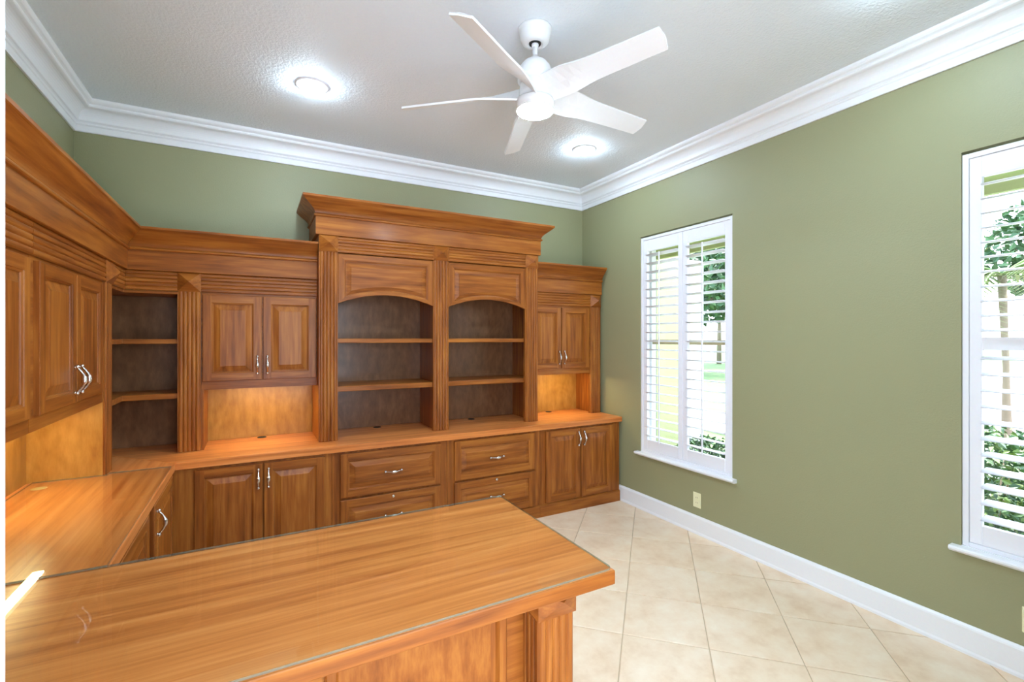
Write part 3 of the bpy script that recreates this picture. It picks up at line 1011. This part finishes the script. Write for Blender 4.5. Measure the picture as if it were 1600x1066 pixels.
def wrap(prof):                            # mitred sweep around left, front and right sides
    secs = []
    secs.append([(HX0 - d, DH, z) for d, z in prof])
    secs.append([(HX0 - d, -d, z) for d, z in prof])
    secs.append([(HX1 + d, -d, z) for d, z in prof])
    secs.append([(HX1 + d, DH, z) for d, z in prof])
    return secs
g = G(); g.loft(wrap([(0.0, HB1 + 0.001), (0.020, HB1 + 0.001), (0.022, HB1 + 0.003), (0.022, HF1 + 0.001), (0.0, HF1 + 0.001)]), 0, True, True, True)
U.part('frieze_board', g, [WX])
g = G(); g.loft(wrap(cornice_profile(HF1, HK1, 0.022, 0.112)), 0, True, True, True)
U.part('cornice', g, [WX])
g = G(); g.box(HX0, HX1, 0.0, DH, HK1 - 0.018, HK1 - 0.001); U.part('dust_top', g, [WX])

# ------------------------------------------------------------------ under-cabinet strip lights
def strip(x0, x1, y0, y1, label, diff=STRIPG):
    c = ((x0 + x1) / 2, (y0 + y1) / 2, 1.206)
    e = empty('under_cabinet_light', c)
    tag(e, label, 'light')
    s = tuple(-v for v in c)
    g = G(); g.box(x0, x1, y0, y1, 1.190, 1.2075, 0, 0.002); link('housing', g.mesh('housing', [WHITE], s), e)
    g = G(); g.box(x0 + 0.005, x1 - 0.005, y0 + 0.005, y1 - 0.005, 1.183, 1.191); link('diffuser', g.mesh('diffuser', [diff], s), e)
strip(-0.935, -0.885, 2.46, 3.08, 'warm strip light under the left wall cabinet', STRIPL)
strip(-0.16, 0.24, 3.735, 3.785, 'warm strip light under the cabinet left of the bookcase')
strip(2.36, 2.78, 3.722, 3.772, 'warm strip light under the cabinet right of the bookcase')

# ================================================================== CEILING LIGHTS AND FAN
def downlight(x, y, label):
    e = empty('recessed_light', (x, y, ZC))
    tag(e, label, 'light', 'recessed ceiling lights')
    g = G()
    n = 40
    prof = [(0.070, -0.001), (0.066, -0.006), (0.072, -0.010), (0.084, -0.010), (0.094, -0.006), (0.098, -0.001)]
    g.loft([[(r * math.cos(2 * PI * k / n), r * math.sin(2 * PI * k / n), z) for k in range(n)] for r, z in prof], 0, True, smooth=True)
    link('trim_ring', g.mesh('trim_ring', [WHITE]), e)
    g = G(); g.lathe([(0.067, -0.002), (0.066, -0.012), (0.060, -0.024), (0.046, -0.033), (0.025, -0.038), (0.006, -0.039)], 0, 0, 36)
    link('lens', g.mesh('lens', [CANG]), e)
downlight(0.302, 3.067, 'recessed ceiling light on the left, above the left cabinets')
downlight(2.325, 3.064, 'recessed ceiling light on the right, behind the fan')
downlight(0.302, 0.92, 'recessed ceiling light above the desk, behind the viewer')
downlight(2.325, 0.92, 'recessed ceiling light by the right picture edge window')

FX, FY = 1.21, 1.99
fan = empty('ceiling_fan', (FX, FY, ZC))
tag(fan, 'white five-blade ceiling fan with a glowing drum lamp', 'fan')
def fpart(name, g, mats, parent=None):
    return link(name, g.mesh(name, mats, (-FX, -FY, -ZC)), parent or fan)
g = G(); g.lathe([(0.082, ZC), (0.082, ZC - 0.012), (0.075, ZC - 0.017), (0.074, ZC - 0.042), (0.068, ZC - 0.060), (0.054, ZC - 0.072), (0.038, ZC - 0.077), (0.035, ZC - 0.075), (0.030, ZC - 0.066)], FX, FY, 40)
can = fpart('canopy', g, [FANW])
g = G(); g.lathe([(0.0285, ZC - 0.074), (0.0285, ZC - 0.0665)], FX, FY, 24, smooth=False); fpart('canopy_opening', g, [DARK], can)
g = G(); g.ball((FX, FY, ZC - 0.078), 0.018, 16); g.lathe([(0.0125, ZC - 0.08), (0.0125, 2.880)], FX, FY, 20); fpart('downrod', g, [FANW])
g = G(); g.lathe([(0.014, 2.905), (0.018, 2.894), (0.034, 2.885), (0.058, 2.868), (0.074, 2.848), (0.083, 2.820), (0.085, 2.795), (0.085, 2.778), (0.066, 2.772)], FX, FY, 44)
fpart('motor_housing', g, [FANW])
g = G(); g.lathe([(0.066, 2.775), (0.072, 2.765), (0.078, 2.720), (0.080, 2.690), (0.07, 2.6885)], FX, FY, 44)
fpart('blade_hub', g, [FANW])
g = G(); g.lathe([(0.083, 2.6885), (0.083, 2.685)], FX, FY, 40, smooth=False); fpart('hub_gap', g, [DARK])
g = G(); g.lathe([(0.086, 2.685), (0.093, 2.683), (0.094, 2.676), (0.094, 2.634), (0.088, 2.633)], FX, FY, 44)
lk = fpart('light_kit', g, [FANW])
g = G(); g.lathe([(0.0895, 2.637), (0.0895, 2.633), (0.086, 2.628), (0.074, 2.6225), (0.045, 2.619), (0.012, 2.618)], FX, FY, 44)
fpart('lamp_lens', g, [GLOW], lk)

def blade_mesh():
    g = G()
    N = 14
    rings = []
    for k in range(N + 1):
        t = k / N
        r = 0.070 + 0.612 * t
        pitch = math.radians(48 - 24 * (t / 0.35) ** 0.8) if t < 0.35 else math.radians(24 - 3 * (t - 0.35) / 0.65)
        ch = 0.125 + 0.020 * math.exp(-((t - 0.22) / 0.16) ** 2) - 0.022 * t
        # a leading edge sits clockwise and higher; slight sweep at the tip
        lead, trail = -ch * 0.5, ch * 0.5
        rl = r - (0.004 * max(0, (t - 0.9) / 0.1))
        zc = 2.722 - 0.028 * t
        def P(s, rr, h):
            return (rr, s * math.cos(pitch) - h * math.sin(pitch) * -1, zc - s * math.sin(pitch) + h * math.cos(pitch))
        th = 0.0045
        m = 0.008 * math.sin(PI * 0.5)
        rt = r - (0.014 * max(0, (t - 0.9) / 0.1))
        rings.append([P(lead, rl, -th), P(0, r, -th - 0.001), P(trail, rt, -th), P(trail, rt, th), P(0, r, th + 0.002), P(lead, rl, th)])
    g.loft(rings, 0, True, True, True)
    bmesh.ops.translate(g.bm, verts=list(g.bm.verts), vec=(0, 0, -ZC))
    return g.mesh('fan_blade', [FANW])
bm_ = blade_mesh()
for k in range(5):
    link('fan_blade', bm_, fan, (0, 0, 0), (0, 0, math.radians(-145 + 72 * k)))

# ================================================================== WALL OUTLETS
def outlet(y, z, label):
    e = empty('wall_outlet', (XW, y, z))
    tag(e, label, 'outlet', 'ivory outlets on the window wall')
    g = G(); g.box(-0.006, -0.0005, -0.036, 0.036, -0.058, 0.058, 0, 0.003); link('cover_plate', g.mesh('cover_plate', [IVORY]), e)
    for s in (-1, 1):
        g = G()
        n = 16
        pts = [(0.0165 * max(-0.8, min(0.8, math.cos(2 * PI * k / n))) / 0.8, 0.0145 * math.sin(2 * PI * k / n)) for k in range(n)]
        g.loft([[(x, a, b + s * 0.0195) for a, b in pts] for x in (-0.005, -0.0078)], 0, True, True, True)
        r = link('receptacle', g.mesh('receptacle', [IVORY]), e)
        for dy in (-0.006, 0.006):
            q = G(); q.box(-0.0083, -0.0074, dy - 0.001, dy + 0.001, s * 0.0195 - 0.004, s * 0.0195 + 0.005)
            link('slot', q.mesh('slot', [DARK]), r)
outlet(2.545, 0.260, 'ivory outlet on the green wall below the corner window')
outlet(0.737, 0.262, 'ivory outlet at the right picture edge below the window')

# ================================================================== OUTSIDE
g = G(); g.box(XW + WT, 90, -60, 70, -0.40, -0.22)
struct('ground_lawn', g, [LAWN], 'green lawn outside the windows')
g = G(); g.box(-14, XW + WT - 0.001, -22, YF - 1.21, -0.25, -0.02)  # unseen floor added to bounce sunlight through the doorway onto the ceiling
struct('bounce_floor', g, [BOUNCE], 'unseen pale floor added to bounce light through the doorway')
g = G(); g.merge(slab([(7.4, -30), (34, -30), (34, 10), (9.4, 4.2), (9.4, 30), (7.4, 30)], -0.218, -0.205, 0), 0)
struct('driveway', g, [CONCRETE], 'pale concrete driveway outside the windows')
g = G()
g.box(XW + WT, XW + 1.02, -3.0, 4.20, 2.50, 2.56)
g.box(XW + 1.02, XW + 1.07, -3.0, 4.20, 2.42, 2.62)
struct('roof_soffit', g, [SOFFIT], 'cream soffit above the windows outside')
wg = empty('house_wing', (3.95, 4.3, -0.22))
wg['kind'] = 'structure'; wg['label'] = 'pale yellow stucco wing wall outside the corner window'
g = G(); g.box(XW + WT, 4.80, 4.20, 4.42, -0.22, 3.2); link('stucco_wall', g.mesh('stucco_wall', [STUCCO], (-3.95, -4.3, 0.22)), wg)
g = G(); g.box(4.80, 5.06, 4.16, 4.46, -0.22, 2.50, 0, 0.01); link('corner_column', g.mesh('corner_column', [WHITE], (-3.95, -4.3, 0.22)), wg)
g = G(); g.box(4.14, 4.215, 4.13, 4.199, -0.2, 2.5, 0, 0.012); link('downpipe', g.mesh('downpipe', [PIPE], (-3.95, -4.3, 0.22)), wg)

def leaves(name, n, rad, size, mats, seed, parent, flat=0.0, c=(0, 0, 0)):
    r = random.Random(seed)
    vs, fs, mi = [], [], []
    for k in range(n):
        while True:
            p = Vector((r.uniform(-1, 1), r.uniform(-1, 1), r.uniform(-1, 1)))
            if 0.25 < p.length < 1: break
        p = Vector((p.x * rad[0], p.y * rad[1], p.z * rad[2])) + Vector(c)
        d = Vector((r.uniform(-1, 1), r.uniform(-1, 1), r.uniform(-0.6, 0.9))).normalized()
        s = d.cross(Vector((r.uniform(-1, 1), r.uniform(-1, 1), r.uniform(-1, 1)))).normalized()
        up = d.cross(s) * 0.12
        L_ = size * r.uniform(0.6, 1.3); w = L_ * 0.28
        b = len(vs)
        vs += [p - d * L_ * 0.5, p + s * w + up * L_, p + d * L_ * 0.5, p - s * w + up * L_]
        fs += [(b, b + 1, b + 2), (b, b + 2, b + 3)]
        q = r.randrange(len(mats)); mi += [q, q]
    me = bpy.data.meshes.new(name)
    me.from_pydata([tuple(v) for v in vs], [], fs)
    for m in mats: me.materials.append(m)
    for p_, q in zip(me.polygons, mi): p_.material_index = q
    o = link(name, me, parent)
    o['kind'] = 'stuff'
    return o

def shrub(x, y, w, h, n, size, mats, seed, label):
    e = empty('shrub', (x, y, -0.22)); tag(e, label, 'shrub', 'shrubs below the windows outside')
    leaves('foliage', n, (w, w, h / 2), size, mats, seed, e, c=(0, 0, h / 2 + 0.06))
    g = G()
    for k in range(5):
        a = 2 * PI * k / 5
        g.tube([(0.03 * math.cos(a), 0.03 * math.sin(a), 0), (0.3 * w * math.cos(a), 0.3 * w * math.sin(a), h * 0.5), (0.6 * w * math.cos(a), 0.6 * w * math.sin(a), h * 0.85)], [0.012, 0.008, 0.004], 5)
    link('stems', g.mesh('stems', [BARK]), e)
sh_spec = [(4.45, 1.30, 0.48, 1.05, 'leafy shrub outside the right window, nearest its visible edge'),
           (4.55, 0.25, 0.50, 1.05, 'leafy shrub outside the right window, beyond the picture edge'),
           (5.60, 1.70, 0.55, 0.95, 'yellow-green shrub outside between the two windows'),
           (4.30, 3.45, 0.42, 0.62, 'small shrub at the foot of the stucco wing'),
           (5.30, 3.05, 0.50, 0.60, 'low shrub seen through the corner window')]
for k, (x, y, w, h, lab) in enumerate(sh_spec):
    shrub(x, y, w, h, 2400, 0.062, [LEAF_A, LEAF_C, LEAF_B] if k < 3 else [LEAF_A, LEAF_C], 40 + k, lab)

def tree(x, y, h, cr, n, mats, seed, label):
    e = empty('tree', (x, y, -0.22)); tag(e, label, 'tree', 'trees across the driveway')
    r = random.Random(seed)
    g = G()
    g.tube([(0, 0, 0), (0.1, 0.05, h * 0.3), (0.05, 0.15, h * 0.62)], [0.16, 0.12, 0.08], 8)
    for k in range(6):
        a = 2 * PI * k / 6 + r.random()
        g.tube([(0.08, 0.1, h * 0.42), (cr * 0.4 * math.cos(a), cr * 0.4 * math.sin(a), h * 0.62), (cr * 0.75 * math.cos(a), cr * 0.75 * math.sin(a), h * 0.78)], [0.07, 0.045, 0.02], 6)
    link('trunk', g.mesh('trunk', [BARK]), e)
    leaves('crown', n, (cr, cr, h * 0.32), 0.42, mats, seed, e, c=(0, 0, h * 0.68))
tree(26, 4.5, 7.5, 3.2, 2600, [LEAF_A, LEAF_C], 3, 'broad green tree across the driveway, straight out from the right window')
tree(29, 12.0, 8.0, 3.6, 2600, [LEAF_C, LEAF_B], 4, 'pale green tree across the driveway, left of the palms')
tree(19, 16.0, 6.5, 3.0, 2400, [LEAF_A, LEAF_C], 5, 'leafy tree seen through the right half of the corner window')
tree(27, 21.0, 8.5, 4.0, 2600, [LEAF_A, LEAF_B], 6, 'tall tree farthest back behind the corner window')
tree(30, -3.0, 7.5, 3.6, 2400, [LEAF_A, LEAF_C], 8, 'green tree across the driveway beyond the right picture edge')

def frond_mesh(seed):
    r = random.Random(seed)
    g = G()
    Lf = 2.1
    pts = []
    for k in range(15):
        t = k / 14
        pts.append(Vector((Lf * t * (1 - 0.18 * t), 0, 0.75 * t - 1.35 * t * t)))
    g.tube(pts, [0.018 * (1 - 0.8 * k / 14) + 0.002 for k in range(15)], 5)
    for k in range(2, 15):
        for s in (-1, 1):
            for q in (0.0, 0.5):
                i = min(13, k - 1)
                p = pts[i].lerp(pts[i + 1], q)
                ln = 0.62 * math.sin(PI * min(1, (k + q) / 15.5)) ** 0.6 + 0.1
                tip = p + Vector((0.35 * ln, s * ln * 0.85, -0.35 * ln))
                w = Vector((0.028, 0, 0.006))
                g.poly([p - w, p + w, tip], 0)
    return g.mesh('frond', [LEAF_B])
FR = [frond_mesh(1)]
def palm(x, y, h, label):
    e = empty('palm_tree', (x, y, -0.22)); tag(e, label, 'palm tree', 'palms by the driveway')
    g = G(); g.tube([(0, 0, 0), (0.05, 0.02, h * 0.5), (0.0, 0.05, h)], [0.07, 0.035, 0.05], 10)
    link('trunk', g.mesh('trunk', [BARK]), e)
    r = random.Random(int(x * 10 + y))
    for k in range(13):
        a = 2 * PI * k / 13 * 1.0 + r.uniform(-0.15, 0.15)
        link('frond', FR[0], e, (0, 0.05, h), (0, r.uniform(-0.55, 0.35), a))
palm(9.0, 2.45, 2.6, 'palm tree outside the right window')
palm(10.5, 5.6, 2.9, 'palm tree between the two window views')
palm(8.4, -2.6, 2.2, 'young palm tree beyond the right picture edge')
